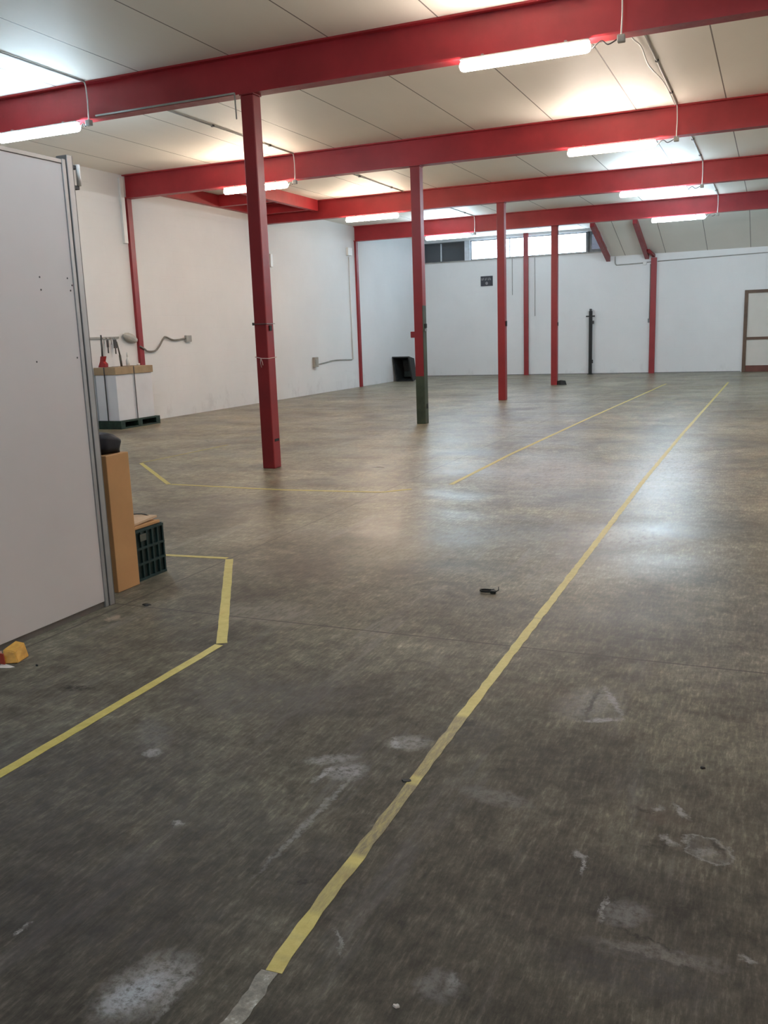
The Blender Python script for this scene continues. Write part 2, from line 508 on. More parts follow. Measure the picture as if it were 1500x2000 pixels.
    worn.inputs[1].default_value = 3.6; worn.inputs[2].default_value = 6.8
    worn.inputs[3].default_value = 0.36; worn.inputs[4].default_value = 0.0
    rr = math_(nt, 'ADD', math_(nt, 'MULTIPLY_ADD', n1, 0.40, 0.16), worn.outputs[0])
    nt.links.new(rr, p.inputs['Roughness'])
    p.inputs['Specular IOR Level'].default_value = 0.25
    h = math_(nt, 'SUBTRACT', math_(nt, 'ADD', math_(nt, 'MULTIPLY', fine, 0.25), math_(nt, 'MULTIPLY', mid, 0.5)), joint)
    bump(nt, p, h, 0.12, 0.006)
    return mt
FLOOR = floor_mat()

def tape_mat(name, wear):
    """yellow tape; wear is a list of (y0, y1, amount) grimy lengths"""
    mt, nt, p = new_mat(name)
    co = N(nt, 'ShaderNodeTexCoord').outputs['Object']
    sep = N(nt, 'ShaderNodeSeparateXYZ'); nt.links.new(co, sep.inputs[0])
    f = noise(nt, co, 18, 8, 0.7)
    g = noise(nt, mapping(nt, src=co, scale=(3, 0.5, 1)), 30, 8, 0.75)
    c = ramp(nt, f, [(0.3, (0.43, 0.355, 0.075, 1)), (0.7, (0.58, 0.50, 0.15, 1))])
    k = ramp(nt, g, [(0.60, (0, 0, 0)), (0.74, (0.55,) * 3)])
    c = mixc(nt, k, c, (0.12, 0.10, 0.06, 1))
    for y0, y1, amt in wear:
        a = N(nt, 'ShaderNodeMapRange'); nt.links.new(sep.outputs['Y'], a.inputs[0])
        a.inputs[1].default_value = y0; a.inputs[2].default_value = y0 + 0.03
        b = N(nt, 'ShaderNodeMapRange'); nt.links.new(sep.outputs['Y'], b.inputs[0])
        b.inputs[1].default_value = y1 - 0.03; b.inputs[2].default_value = y1
        b.inputs[3].default_value = 1; b.inputs[4].default_value = 0
        kk = math_(nt, 'MULTIPLY', a.outputs[0], b.outputs[0])
        kg = ramp(nt, g, [(0.40, (0.55,) * 3), (0.58, (1, 1, 1))])
        kk = math_(nt, 'MULTIPLY', math_(nt, 'MULTIPLY', kk, kg), amt)
        c = mixc(nt, kk, c, (0.13, 0.105, 0.062, 1))
    nt.links.new(c, p.inputs['Base Color'])
    p.inputs['Roughness'].default_value = 0.5
    bump(nt, p, g, 0.3, 0.002)
    return mt
TAPE = tape_mat('yellow_floor_tape', [])
TAPEW = tape_mat('worn_yellow_floor_tape', [(2.62, 3.17, 0.80), (2.12, 2.60, 0.9), (1.84, 2.10, 0.55), (1.655, 1.685, 1.0), (1.735, 1.765, 0.9), (2.59, 2.63, 1.0), (4.43, 4.47, 0.9)])
FADED = tape_mat('faded_yellow_floor_tape', [(-50, 50, 0.55)])

def residue_mat():
    mt, nt, p = new_mat('tape_glue_residue')
    f = noise(nt, mapping(nt), 26, 8, 0.75)
    c = ramp(nt, f, [(0.40, (0.15, 0.14, 0.12, 1)), (0.56, (0.26, 0.25, 0.21, 1)), (0.68, (0.55, 0.53, 0.50, 1))])
    nt.links.new(c, p.inputs['Base Color'])
    p.inputs['Roughness'].default_value = 0.7
    return mt
RESID = residue_mat()

# ---------------------------------------------------------------- room shell
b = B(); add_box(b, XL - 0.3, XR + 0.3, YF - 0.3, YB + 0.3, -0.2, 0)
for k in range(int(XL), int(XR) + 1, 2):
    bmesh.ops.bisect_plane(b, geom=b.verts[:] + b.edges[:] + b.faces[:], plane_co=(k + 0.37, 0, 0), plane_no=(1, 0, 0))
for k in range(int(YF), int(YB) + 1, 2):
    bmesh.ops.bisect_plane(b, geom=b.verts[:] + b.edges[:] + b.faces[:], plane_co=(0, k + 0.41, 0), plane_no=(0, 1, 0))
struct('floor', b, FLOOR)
b = B(); add_box(b, XL - 0.3, XR + 0.3, YF - 0.3, YB + 0.3, HC, HC + 0.2); struct('ceiling', b, CEIL)
b = B(); add_box(b, XL - 0.3, XL, YF - 0.3, YB + 0.3, 0, HC); struct('wall_left', b, PLASTER)
b = B(); add_box(b, XR, XR + 0.3, YF - 0.3, YB + 0.3, 0, HC); struct('wall_right', b, PLASTER)
b = B(); add_box(b, XL, XR, YF - 0.3, YF, 0, HC); struct('wall_front', b, PLASTER)
ZS, ZT = 3.79, 4.42      # window strip
b = B()
add_box(b, XL, -0.87, YB, YB + 0.25, 0, ZS)
add_box(b, -0.87, 0.95, YB, YB + 0.25, 2.40, ZS)
add_box(b, 0.95, XR, YB, YB + 0.25, 0, ZS)
add_box(b, XL, -4.92, YB, YB + 0.25, ZT, HC)
add_box(b, -4.92, XR, YB, YB + 0.25, ZS, HC)
struct('wall_back', b, PLASTER)
# sloping underside of the roof, right of the windows
SL0 = (YB, 3.62); SLS = 0.28
ytop = YB - (HC - 3.62) / SLS
b = B()
add_prism(b, [(YB, 3.62), (YB, 3.72), (ytop + 0.30, HC), (ytop, HC)], 'x', -4.80, XR)
struct('ceiling', b, CEIL)
def slope_z(y): return 3.62 + (YB - y) * SLS

# thin dark foot line of the back and left walls
b = B(); add_box(b, XL + 0.0, -0.90, YB - 0.012, YB, 0, 0.03); struct('baseboard_back', b, simple('dusty_skirting', (0.26, 0.26, 0.25), 0.8))

# windows ------------------------------------------------------------
def window(n, x0, x1, fm, pane_mat, mull=(), mw=0.03, bar=0.045):
    w = bpy.data.objects.new('window_%d' % n, None); COL.objects.link(w)
    w['kind'] = 'structure'
    w.location = (x0, YB + 0.10, ZS)
    W, H = x1 - x0, ZT - ZS
    b = B()
    add_box(b, 0, W, -0.03, 0.03, 0, bar); add_box(b, 0, W, -0.03, 0.03, H - bar, H)
    add_box(b, 0, bar, -0.03, 0.03, bar, H - bar); add_box(b, W - bar, W, -0.03, 0.03, bar, H - bar)
    obj('window_frame', b, fm, w)
    xs = [bar] + [v - x0 for v in mull] + [W - bar]
    for v in mull:
        b = B(); add_box(b, v - x0 - mw / 2, v - x0 + mw / 2, -0.025, 0.025, bar, H - bar); obj('mullion', b, FRAMEW, w)
    for a, c in zip(xs, xs[1:]):
        b = B(); add_box(b, a + 0.001, c - 0.001, -0.004, 0.004, bar, H - bar); obj('pane', b, pane_mat, w)
    return w, W, H
w1, W1, H1 = window(1, -11.02, -9.58, FRAME, GLASS, mull=(-10.42,), mw=0.045, bar=0.03)
b = B()
for i in range(12):
    z = 0.0 + i * H1 / 12
    add_box(b, -0.02, W1 + 0.02, 0.06, 0.075, z, z + H1 / 12 - 0.006)
add_box(b, -0.02, W1 + 0.02, 0.075, 0.08, 0, H1)
obj('roller_shutter', b, SHUT, w1)
b = B(); add_box(b, -9.575, -9.385, YB + 0.02, YB + 0.22, ZS, ZT); struct('trim_1', b, FRAMEW)
w2, W2, H2 = window(2, -9.38, -5.56, FRAME, GLASS, mull=(-8.05, -6.50), mw=0.03, bar=0.03)
w3, W3, H3 = window(3, -5.50, -4.93, FRAME, FROST, bar=0.09)
b = B(); add_box(b, -5.56, -5.50, YB + 0.02, YB + 0.22, ZS, ZT); struct('trim_2', b, FRAME)
b = B(); add_box(b, XL, -4.93, YB - 0.03, YB + 0.22, ZS - 0.035, ZS); struct('trim_3', b, simple('window_sill_cement', (0.36, 0.35, 0.33), 0.8))

# door at the right edge of the photo -------------------------------
d = bpy.data.objects.new('door_1', None); COL.objects.link(d); d['kind'] = 'structure'
d.location = (-0.87, YB, 0)
b = B()
add_box(b, 0, 0.10, -0.05, 0.12, 0, 2.40, 0.004); add_box(b, 1.72, 1.82, -0.05, 0.12, 0, 2.40, 0.004)
add_box(b, 0.10, 1.72, -0.05, 0.12, 2.31, 2.40, 0.004)
obj('door_frame', b, WOOD, d)
for x0 in (0.10, 0.91):
    b = B(); add_box(b, x0, x0 + 0.81, -0.01, 0.03, 0.0005, 2.31)
    leaf = obj('door_leaf', b, DOORP, d)
    b = B(); add_box(b, x0, x0 + 0.805, -0.035, -0.01, 0.003, 0.19); obj('bottom_rail', b, WOODR, leaf)
    b = B(); add_box(b, x0, x0 + 0.805, -0.035, -0.01, 0.95, 1.03); obj('middle_rail', b, WOOD, leaf)
b = B(); add_tube(b, [(0.86, -0.03, 1.06), (0.86, -0.08, 1.06), (0.76, -0.08, 1.06)], 0.01); obj('door_handle', b, STEEL, d)

# ---------------------------------------------------------------- red steelwork
ORD = ['nearest', 'second nearest', 'third', 'farthest']
def i_profile(w=0.18, h=0.41, tf=0.018, tw=0.014, y=0, z=0):
    a, t = w / 2, tw / 2
    pts = [(-a, 0), (a, 0), (a, tf), (t, tf), (t, h - tf), (a, h - tf), (a, h), (-a, h), (-a, h - tf), (-t, h - tf), (-t, tf), (-a, tf)]
    return [(y + p, z + q) for p, q in pts]
BL = ['nearest red steel ceiling beam, running across the top of the photo',
      'second red steel ceiling beam, carried by the column with the green foot',
      'third red steel ceiling beam, with the short red joists just before it on the left',
      'farthest red steel ceiling beam, just before the window strip and sloping ceiling']
for i, y in enumerate(BEAM_Y):
    b = B(); add_prism(b, i_profile(), 'x', XL, XR)
    o = obj('steel_beam', b, REDB, None, (0, y, HB))
    tag(o, BL[i], 'beam', 'red beams under the ceiling')

# columns: two channels welded into a box, cap plate and foot plate
def column(i, y, label):
    t = thing('steel_column', label, 'column', (COL_X, y, 0), group='red columns down the hall')
    b = B()
    add_box(b, -0.08, 0.08, -0.08, 0.08, 0.0, HB - 0.012, 0.010)
    if i == 1:
        geom = b.verts[:] + b.edges[:] + b.faces[:]
        for z in (0.79, 1.93):
            bmesh.ops.bisect_plane(b, geom=b.verts[:] + b.edges[:] + b.faces[:], plane_co=(0, 0, z), plane_no=(0, 0.0, 1))
        for f in b.faces:
            c = f.calc_center_median()
            if c.z < 0.79 or (c.z < 1.93 and f.normal.x > 0.3) or (c.z < 1.93 and c.x > 0.07):
                f.material_index = 1
    obj('shaft', b, [RED, GREEN], t)
    b = B(); add_box(b, -0.088, 0.088, -0.088, 0.088, HB - 0.012, HB, 0.002); obj('cap_plate', b, RED, t)
    return t
c1 = column(0, BEAM_Y[0], 'nearest red steel column, all red, with a string tied round it')
c2 = column(1, BEAM_Y[1], 'red steel column with dark green paint on its foot')
c3 = column(2, BEAM_Y[2], 'third red column, standing in front of the bright windows, right of the dark wall sign')
c4 = column(3, BEAM_Y[3], 'farthest free-standing red column, with a black scrap at its foot')
# fittings on the columns
b = B(); add_box(b, 0.080, 0.094, -0.03, 0.02, 1.58, 1.64, 0.003); obj('socket_hole', b, BLACK, c1)['label'] = 'dark square fitting on the side of the column'
b = B(); add_box(b, 0.080, 0.086, -0.045, 0.05, 0.315, 0.345, 0.001); obj('slot', b, BLACK, c1)['label'] = 'dark slot low on the column'
b = B(); add_box(b, -0.094, 0.094, -0.094, 0.094, 1.655, 1.662); obj('wire_tie', b, STEEL, c1)
b = B(); add_box(b, -0.096, -0.082, -0.094, 0.02, 1.645, 1.675); obj('clip', b, DGREY, c1)
string = thing('tied_string', 'pale string tied round the nearest red column, its end hanging down', 'string', (COL_X, BEAM_Y[0], 1.27))
b = B()
pp = [(-0.088, -0.088, 0.02), (0.0, -0.090, 0.003), (0.088, -0.088, 0.0), (0.090, 0.088, 0.01), (-0.088, 0.088, 0.02), (-0.088, -0.088, 0.02)]
add_tube(b, pp, 0.005, 6)
obj('loop', b, STRING, string)
b = B(); add_tube(b, [(-0.010, -0.095, 0.005), (-0.015, -0.098, -0.05), (-0.005, -0.096, -0.10)], 0.004, 6); add_tube(b, [(-0.010, -0.095, 0.005), (0.010, -0.098, -0.04), (0.014, -0.096, -0.075)], 0.004, 6)
obj('loose_end', b, STRING, string)
b = B(); add_box(b, -0.155, -0.08, -0.06, 0.02, 1.42, 1.52, 0.006); o = obj('switch_box', b, RED, c2); o['label'] = 'small red box on the side of the column'
b = B(); add_box(b, 0.082, 0.10, -0.05, 0.04, 1.52, 1.56, 0.002); obj('bracket', b, STEEL, c2)
b = B(); add_box(b, 0.081, 0.095, -0.02, 0.06, 1.57, 1.64, 0.002); obj('socket_hole', b, BLACK, c2)
b = B(); add_box(b, 0.081, 0.086, -0.01, 0.05, 0.25, 0.33, 0.001); obj('slot', b, BLACK, c2)
b = B(); add_box(b, 0.081, 0.10, -0.03, 0.04, 1.57, 1.68, 0.003); obj('socket_hole', b, BLACK, c3)
b = B(); add_box(b, 0.081, 0.095, -0.02, 0.04, 1.55, 1.64, 0.003); obj('socket_hole', b, BLACK, c4)

# wall posts
WP = ['red post on the left wall behind the strapped white carton',
      'red and green post on the left wall, half hidden behind the nearest column',
      'thin red post on the left wall before the back left corner']
for i, y in enumerate(BEAM_Y[1:]):
    t = thing('wall_post', WP[i], 'post', (XL, y, 0), group='red posts standing on the walls')
    b = B(); add_box(b, 0.001, 0.06, -0.065, 0.065, 0, HB - 0.001, 0.004)
    obj('shaft', b, RED, t)
    if i == 1:
        b = B(); add_box(b, 0.0605, 0.068, 0.02, 0.065, 0.9, 3.5); obj('green_strip', b, GREEN, t)['label'] = 'green painted edge strip'
t = thing('wall_post', 'thin brownish red post on the back wall below the bright windows', 'post', (-7.48, YB, 0), group='red posts standing on the walls')
b = B(); add_box(b, -0.075, 0.075, -0.09, -0.031, 0, HC - 0.001, 0.004); obj('shaft', b, RED, t)
t = thing('wall_post', 'red post on the back wall, between the black stand and the brown-framed door', 'post', (-3.49, YB, 0), group='red posts standing on the walls')
b = B(); add_box(b, -0.085, 0.085, -0.10, -0.013, 0, 3.50, 0.004); obj('shaft', b, RED, t)

# rafters on the sloping ceiling and the haunch to the back wall post
RL = ['left red rafter of the sloping ceiling, beside the small window', 'right red rafter of the sloping ceiling, meeting the back wall post']
for i, x in enumerate((-4.87, -3.70)):
    b = B()
    y0, y1 = YB - 0.02, ytop + 0.35
    x0, x1 = (x - 0.06, x + 0.06)
    add_prism(b, [(y0, slope_z(y0) - 0.001), (y0, slope_z(y0) - 0.16), (y1, slope_z(y1) - 0.16), (y1, slope_z(y1) - 0.001)], 'x', x0, x1)
    o = obj('rafter', b, RED); tag(o, RL[i], 'rafter', 'red rafters under the sloping ceiling')
b = B()
za = slope_z(28.9)
vs = [(-3.635, 28.75, za - 0.10), (-3.635, 28.75, za + 0.015), (-3.50, 29.25, 3.50), (-3.50, 29.25, 3.62)]
add_tube(b, [(-3.60, 28.72, za - 0.07), (-3.49, 29.27, 3.55)], 0.055, 4)
o = obj('haunch_bracket', b, RED); tag(o, 'short slanting red bracket joining the right rafter to the wall post', 'bracket')

# roof opening trimmers between the second and third beams, left wall side
def joist(x0, x1, y0, y1, lab):
    b = B(); add_box(b, x0, x1, y0, y1, 4.27, HC - 0.001, 0.003)
    tag(obj('joist', b, REDB), lab, 'joist', 'short red joists framing the ceiling hatch')
joist(-9.72, -9.60, BEAM_Y[1] + 0.10, BEAM_Y[2] - 0.10, 'bright red joist running back from the second beam to the third beam')
joist(-11.09, -10.97, BEAM_Y[1] + 0.10, BEAM_Y[2] - 0.10, 'dark red joist lying against the top of the left wall')
joist(-10.965, -9.725, 16.95, 17.07, 'short red cross joist on the near side of the ceiling hatch')
joist(-10.965, -9.725, 18.55, 18.67, 'short red cross joist on the far side of the ceiling hatch, by the third beam')
b = B()
add_box(b, -10.96, -9.73, 17.08, 18.54, 4.47, HC - 0.001)
for k in range(5):
    add_box(b, -10.96, -9.73, 17.2 + k * 0.28, 17.24 + k * 0.28, 4.44, 4.469)
tag(obj('hatch_cover', b, RED), 'dark red ribbed hatch cover between the short cross joists', 'hatch')

# ---------------------------------------------------------------- lights
LX = {'left': -8.27, 'right': -2.30, 'far right': 3.70}
def batten(side, i, col, label, s=1.0):
    y = BEAM_Y[i] - 0.125
    t = thing('fluorescent_light', label, 'light', (LX[side], y, 3.985), group='fluorescent lights under the beams')
    L = 0.62
    b = B()
    add_box(b, -L, L, -0.034, 0.034, 0.079, 0.097, 0.004)
    obj('housing', b, GREY, t)
    b = B()
    # long rounded diffuser
    path = []; rad = []
    for k in range(6):
        a = math.pi / 2 * k / 5
        path.append((-L - 0.0 + 0.04 * (1 - math.sin(a)) - 0.01, 0, 0.03)); rad.append(max(0.006, 0.052 * math.sin(a)) if k else 0.006)
    path2 = [(-p[0], p[1], p[2]) for p in path][::-1]
    path = path[::-1] if path[0][0] > path[-1][0] else path
    pts = sorted([(p[0], r) for p, r in zip(path, sorted(rad))], key=lambda q: q[0])
    xs = [-L - 0.01, -L - 0.002, -L + 0.012, -L + 0.035]
    rs = [0.012, 0.032, 0.045, 0.050]
    full = [(x, 0, 0.03) for x in xs] + [(-x, 0, 0.03) for x in xs[::-1]]
    add_tube(b, full, rs + rs[::-1], 16)
    nm = 'fluorescent_diffuser_%s_%d' % (side, i)
    obj('diffuser', b, emit(nm, col, LIGHT * s), t)
    for sx in (-1, 1):
        b = B(); add_box(b, sx * 0.4 - 0.012, sx * 0.4 + 0.012, -0.018, 0.10, 0.098, 0.114)
        obj('hanger', b, STEEL, t)
    return t
batten('left', 0, COOL, 'cool white tube light under the nearest beam, cut by the left edge of the photo')
batten('right', 0, PINK, 'largest tube light, pinkish white, under the nearest beam at the top right')
batten('left', 1, WARM, 'tube light half hidden behind the nearest red column')
batten('right', 1, PINK, 'tube light under the second beam, right of centre')
batten('left', 2, WARM, 'tube light left of the column with the green foot, under the third beam')
batten('right', 2, COOL, 'tube light under the third beam, right of centre')
batten('left', 3, COOL, 'cool tube light under the farthest beam, in front of the dark window', 1.25)
batten('right', 3, COOL, 'cool tube light under the farthest beam, before the sloping ceiling', 1.25)

# unseen beams and battens added behind and right of the viewer as fill light
for i in range(4):
    batten('far right', i, (WARM, PINK, COOL, COOL)[i], 'added fill tube light on the unseen right side of the hall, under the %s beam' % ORD[i])
for y, sides in ((4.05, ('right', 'far right')), (-0.95, ('right', 'far right'))):
    b = B(); add_prism(b, i_profile(), 'x', -3.43 if y < 5 else XL, XR)
    tag(obj('steel_beam', b, REDB, None, (0, y, HB)), 'red steel ceiling beam %s' % ('above the viewer' if y > 0 else 'behind the viewer'), 'beam', 'red beams under the ceiling')
    BEAM_Y.append(y)
    for sd in sides:
        batten(sd, len(BEAM_Y) - 1, COOL if sd == 'right' else PINK, 'unseen fill tube light added %s the viewer, %s' % ('above' if y > 0 else 'behind', 'near the partition' if sd == 'right' else 'on the right side'), 0.75)
    BEAM_Y.pop()

# feed cables on the beams, with a junction box under the flange
CX = {'left': -7.51, 'right': -1.40}
for side in ('left', 'right'):
    for i, y in enumerate(BEAM_Y):
        if side == 'left' and i == 2:
            continue
        lab = '%s cable with junction box feeding the %s light under the %s beam' % (
            'white' if side == 'right' else 'pale', 'left-hand' if side == 'left' else 'right-hand', ORD[i])
        t = thing('light_cable', lab, 'cable', (CX[side], y, HB), group='cables dropping over the beams')
        b = B()
        add_tube(b, smooth_path([(0, -0.16, 0.405), (0.0, -0.11, 0.37), (0.005, -0.10, 0.2), (0.0, -0.10, 0.02), (0.0, -0.11, -0.02)], 4), 0.008 if i < 2 else 0.010, 6)
        obj('drop_cable', b, WHITEP, t)
        b = B(); add_box(b, -0.035, 0.035, -0.135, -0.075, -0.085, -0.02, 0.008); obj('junction_box', b, GREY, t)
        b = B()
        x1 = -0.118 if side == 'left' else -0.258
        add_tube(b, smooth_path([(-0.03, -0.105, -0.05), (x1 * 0.45, -0.11, -0.085), (x1 * 0.7, -0.11, -0.045), (x1, -0.11, -0.10)], 5), 0.006, 6)
        obj('lead', b, DGREY, t)

# conduits along the ceiling
for x, lab in ((-7.51, 'grey conduit clipped along the ceiling above the left-hand lights'), (-1.40, 'grey conduit clipped along the ceiling above the right-hand lights')):
    t = thing('ceiling_conduit', lab, 'conduit', (x, 0, HC))
    ys = [2.0] + [v for y in BEAM_Y for v in (y - 0.12, y + 0.12)]
    for a, c in zip(ys[::2], ys[1::2]):
        b = B(); add_tube(b, [(0.0, a, -0.014), (0.0, c, -0.014)], 0.011, 6); obj('pipe', b, GREY, t)
        k = a + 0.8
        while k < c - 0.2:
            b = B(); add_box(b, -0.02, 0.02, k - 0.02, k + 0.02, -0.028, -0.001, 0.002); obj('pipe_clip', b, DGREY, t)
            k += 1.6
b = B(); add_tube(b, smooth_path([(-1.50, 9.4, HC - 0.012), (-1.53, 10.4, HC - 0.035), (-1.49, 10.9, HC - 0.02), (-1.49, 11.6, HC - 0.05), (-1.43, 12.6, HC - 0.02), (-1.425, 13.9, HC - 0.02)], 6), 0.008, 6)
tag(obj('loose_cable', b, WHITEP), 'loose white cable sagging beside the ceiling conduit behind the nearest beam', 'cable')
# pale conduit along the foot of the nearest beam, left of the first column
b = B(); add_tube(b, [(-7.40, 8.952, 4.112), (-5.50, 8.952, 4.112)], 0.011, 6); add_tube(b, [(-5.50, 8.952, 4.112), (-5.50, 8.962, 3.85)], 0.008, 6)
tag(obj('beam_conduit', b, GREY), 'grey conduit along the foot of the nearest beam, ending at the nearest column', 'conduit')

# ---------------------------------------------------------------- back wall things
s = thing('wall_sign', 'small dark sign with grey print high on the back wall', 'sign', (-9.02, YB, 2.93))
b = B(); add_box(b, 0, 0.41, -0.02, -0.001, 0, 0.32, 0.003); obj('board', b, SIGNB, s)
for (x0, x1) in ((0.03, 0.12), (0.145, 0.215), (0.245, 0.36)):
    b = B()
    n = max(2, int((x1 - x0) / 0.032)); wv = (x1 - x0) / n
    for k in range(n):
        a = x0 + k * wv
        add_box(b, a, a + wv * 0.3, -0.023, -0.0201, 0.185, 0.265)
        add_box(b, a + wv * 0.3, a + wv * 0.75, -0.023, -0.0201, 0.245 if k % 2 else 0.185, 0.265 if k % 2 else 0.205)
        add_box(b, a + wv * 0.5, a + wv * 0.75, -0.023, -0.0201, 0.205, 0.24)
    obj('lettering', b, SIGNT, s)
b = B()
ring = [(0.205 + 0.045 * math.cos(a), 0.09 + 0.05 * math.sin(a)) for a in [2 * math.pi * k / 14 for k in range(14)]]
add_prism(b, ring, 'y', -0.023, -0.0201); obj('emblem', b, SIGNT, s)

p = thing('black_stand', 'black post with a short crossbar standing against the back wall', 'stand', (-5.38, YB - 0.12, 0))
b = B(); add_box(b, -0.05, 0.05, -0.04, 0.04, 0.012, 1.98, 0.006); obj('post', b, BLACK, p)
b = B(); add_box(b, -0.14, 0.14, -0.065, -0.041, 1.80, 1.84, 0.004); obj('crossbar', b, BLACK, p)
b = B(); add_box(b, -0.035, 0.035, -0.03, 0.03, 1.98, 2.05, 0.006); obj('top_cap', b, DGREY, p)
b = B(); add_box(b, 0.05, 0.105, -0.035, 0.03, 1.58, 1.68, 0.006); obj('clamp', b, DGREY, p)
b = B(); add_box(b, 0.05, 0.085, -0.03, 0.02, 0.35, 0.46, 0.004); obj('clamp', b, DGREY, p)
b = B(); add_box(b, -0.08, 0.08, -0.08, 0.08, 0.0, 0.012, 0.002); obj('foot', b, BLACK, p)

b = B()
add_tube(b, smooth_path([(-4.66, YB - 0.02, 3.60), (-4.66, YB - 0.02, 3.42), (-4.63, YB - 0.02, 3.36), (-4.55, YB - 0.02, 3.345), (-3.82, YB - 0.02, 3.36)], 5), 0.018, 6)
t = tag(obj('wall_pipe', b, GREY), 'grey pipe bending down from the sloping ceiling, left of the back wall post', 'pipe')
b = B(); add_box(b, -3.82, -3.72, YB - 0.06, YB - 0.001, 3.30, 3.40, 0.006)
tag(obj('junction_box', b, WHITEP), 'small white junction box at the end of the bent wall pipe', 'box')
b = B(); add_tube(b, [(-3.70, YB - 0.018, 3.375), (-3.585, YB - 0.018, 3.38)], 0.014, 6); add_tube(b, [(-3.39, YB - 0.018, 3.385), (-0.3, YB - 0.018, 3.445), (3.2, YB - 0.018, 3.50)], 0.014, 6)
tag(obj('wall_conduit', b, GREY), 'long grey conduit along the top of the back wall, right of the red post', 'conduit')
t = thing('light_switch', 'grey switch at the end of a thin conduit left of the back wall post', 'switch', (-3.60, YB, 1.60))
b = B(); add_tube(b, [(0, -0.016, 0.08), (0, -0.016, 1.72)], 0.013, 6); obj('conduit', b, GREY, t)
b = B(); add_box(b, -0.04, 0.04, -0.05, -0.001, -0.04, 0.08, 0.006); obj('switch_box', b, simple('switch_grey', (0.20, 0.21, 0.22), 0.5), t)
for (x, zb) in ((-7.95, 2.6), (-7.2, 1.9)):
    b = B(); add_tube(b, [(x, YB - 0.014, zb), (x, YB - 0.014, ZS - 0.04)], 0.009, 6)
    tag(obj('thin_conduit', b, GREY), 'thin pale conduit below the window sill, %s the third column' % ('just behind' if x < -7.5 else 'to the right of'), 'conduit')

# ---------------------------------------------------------------- left wall things
t = thing('wall_socket', 'grey socket box on the left wall, wired toward the far wall post', 'socket', (XL, 21.2, 0.70))
b = B(); add_box(b, 0.001, 0.07, -0.11, 0.11, 0.0, 0.26, 0.008); obj('box', b, simple('socket_beige_grey', (0.34, 0.32, 0.28), 0.5), t)
b = B(); add_box(b, 0.0705, 0.082, -0.06, 0.05, 0.05, 0.20, 0.004); obj('cover', b, GREY, t)
b = B(); add_tube(b, smooth_path([(0.02, 0.11, 0.07), (0.02, 0.6, 0.10), (0.02, 1.2, 0.14), (0.02, 2.28, 0.11)], 4), 0.014, 6); obj('flexible_conduit', b, GREY, t)
b = B()
add_tube(b, [(XL + 0.02, 23.55, 0.82), (XL + 0.02, 23.55, 3.65)], 0.016, 6)
tag(obj('wall_conduit', b, WHITEP), 'white conduit rising beside the thin red post near the corner', 'conduit')
b = B(); add_box(b, XL + 0.001, XL + 0.07, 23.42, 23.68, 3.68, 3.90, 0.008)
tag(obj('junction_box', b, WHITEP), 'white junction box high on the left wall near the corner', 'box')
b = B(); add_box(b, XL + 0.001, XL + 0.05, 13.86, 13.96, 3.3, 4.45, 0.004)
tag(obj('white_trunking', b, WHITEP), 'white trunking beside the top of the left wall post behind the carton', 'trunking')
b = B(); add_box(b, XL + 0.001, XL + 0.06, 19.12, 19.22, 3.15, 3.45, 0.006)
tag(obj('wall_box', b, WHITEP), 'white box on the left wall just right of the nearest column', 'box')

t = thing('wall_switch', 'small grey switch box on the left wall with a cable looping from it', 'switch', (XL, 15.62, 1.53))
b = B(); add_box(b, 0.001, 0.06, -0.09, 0.09, -0.05, 0.08, 0.008); obj('box', b, GREY, t)
b = B()
pp = [(0.025, -0.09, 0.02), (0.03, -0.32, 0.00), (0.03, -0.52, 0.00), (0.03, -0.74, 0.06), (0.03, -0.82, 0.03), (0.03, -0.98, -0.12), (0.03, -1.12, -0.20), (0.03, -1.34, -0.20), (0.075, -1.50, -0.15), (0.075, -1.62, -0.10)]
add_tube(b, smooth_path(pp, 5), 0.017, 8); obj('cable', b, simple('grey_cable', (0.20, 0.19, 0.17), 0.5), t)
b = B()
bmesh.ops.create_icosphere(b, subdivisions=2, radius=1)
for v in b.verts:
    v.co = Vector((v.co.x * 0.05 + 0.055, v.co.y * 0.20 - 1.86 + 0.06 * v.co.z, v.co.z * 0.07 - 0.45 * v.co.y * 0.16 + 0.06))
o = obj('plug_socket', b, simple('plug_grey', (0.36, 0.36, 0.33), 0.5), t)

# rack on the wall behind the carton
t = thing('hook_rack', 'thin metal wall rack with small tools above the strapped carton', 'rack', (XL, 12.5, 1.60))
b = B(); add_box(b, 0.001, 0.03, 0, 0.98, -0.015, 0.02, 0.002); obj('rail', b, GREY, t)
for k, (yy, l) in enumerate(((0.52, 0.10), (0.62, 0.08), (0.72, 0.12), (0.84, 0.10))):
    b = B(); add_tube(b, [(0.03, yy, 0.0), (0.06, yy, -0.02), (0.06, yy, -l)], 0.006, 6); obj('hook', b, STEEL, t)
tools = [('hanging_tool', 0.60, 0.05, 'small dark tool hanging on the wall rack, left one', DGREY, 0.14),
         ('hanging_tool', 0.80, 0.08, 'round dark tool hanging on the wall rack, right one', DGREY, 0.16)]
for nm, yy, w_, lab, mt, l in tools:
    b = B(); add_box(b, 0.062, 0.085, yy - w_ / 2, yy + w_ / 2, -0.03 - l, -0.03, 0.01); add_box(b, 0.066, 0.08, yy - 0.012, yy + 0.012, -0.03 - l - 0.1, -0.03 - l, 0.003)
    tag(obj(nm, b, mt, None, (XL, 12.5, 1.60)), lab, 'tool')

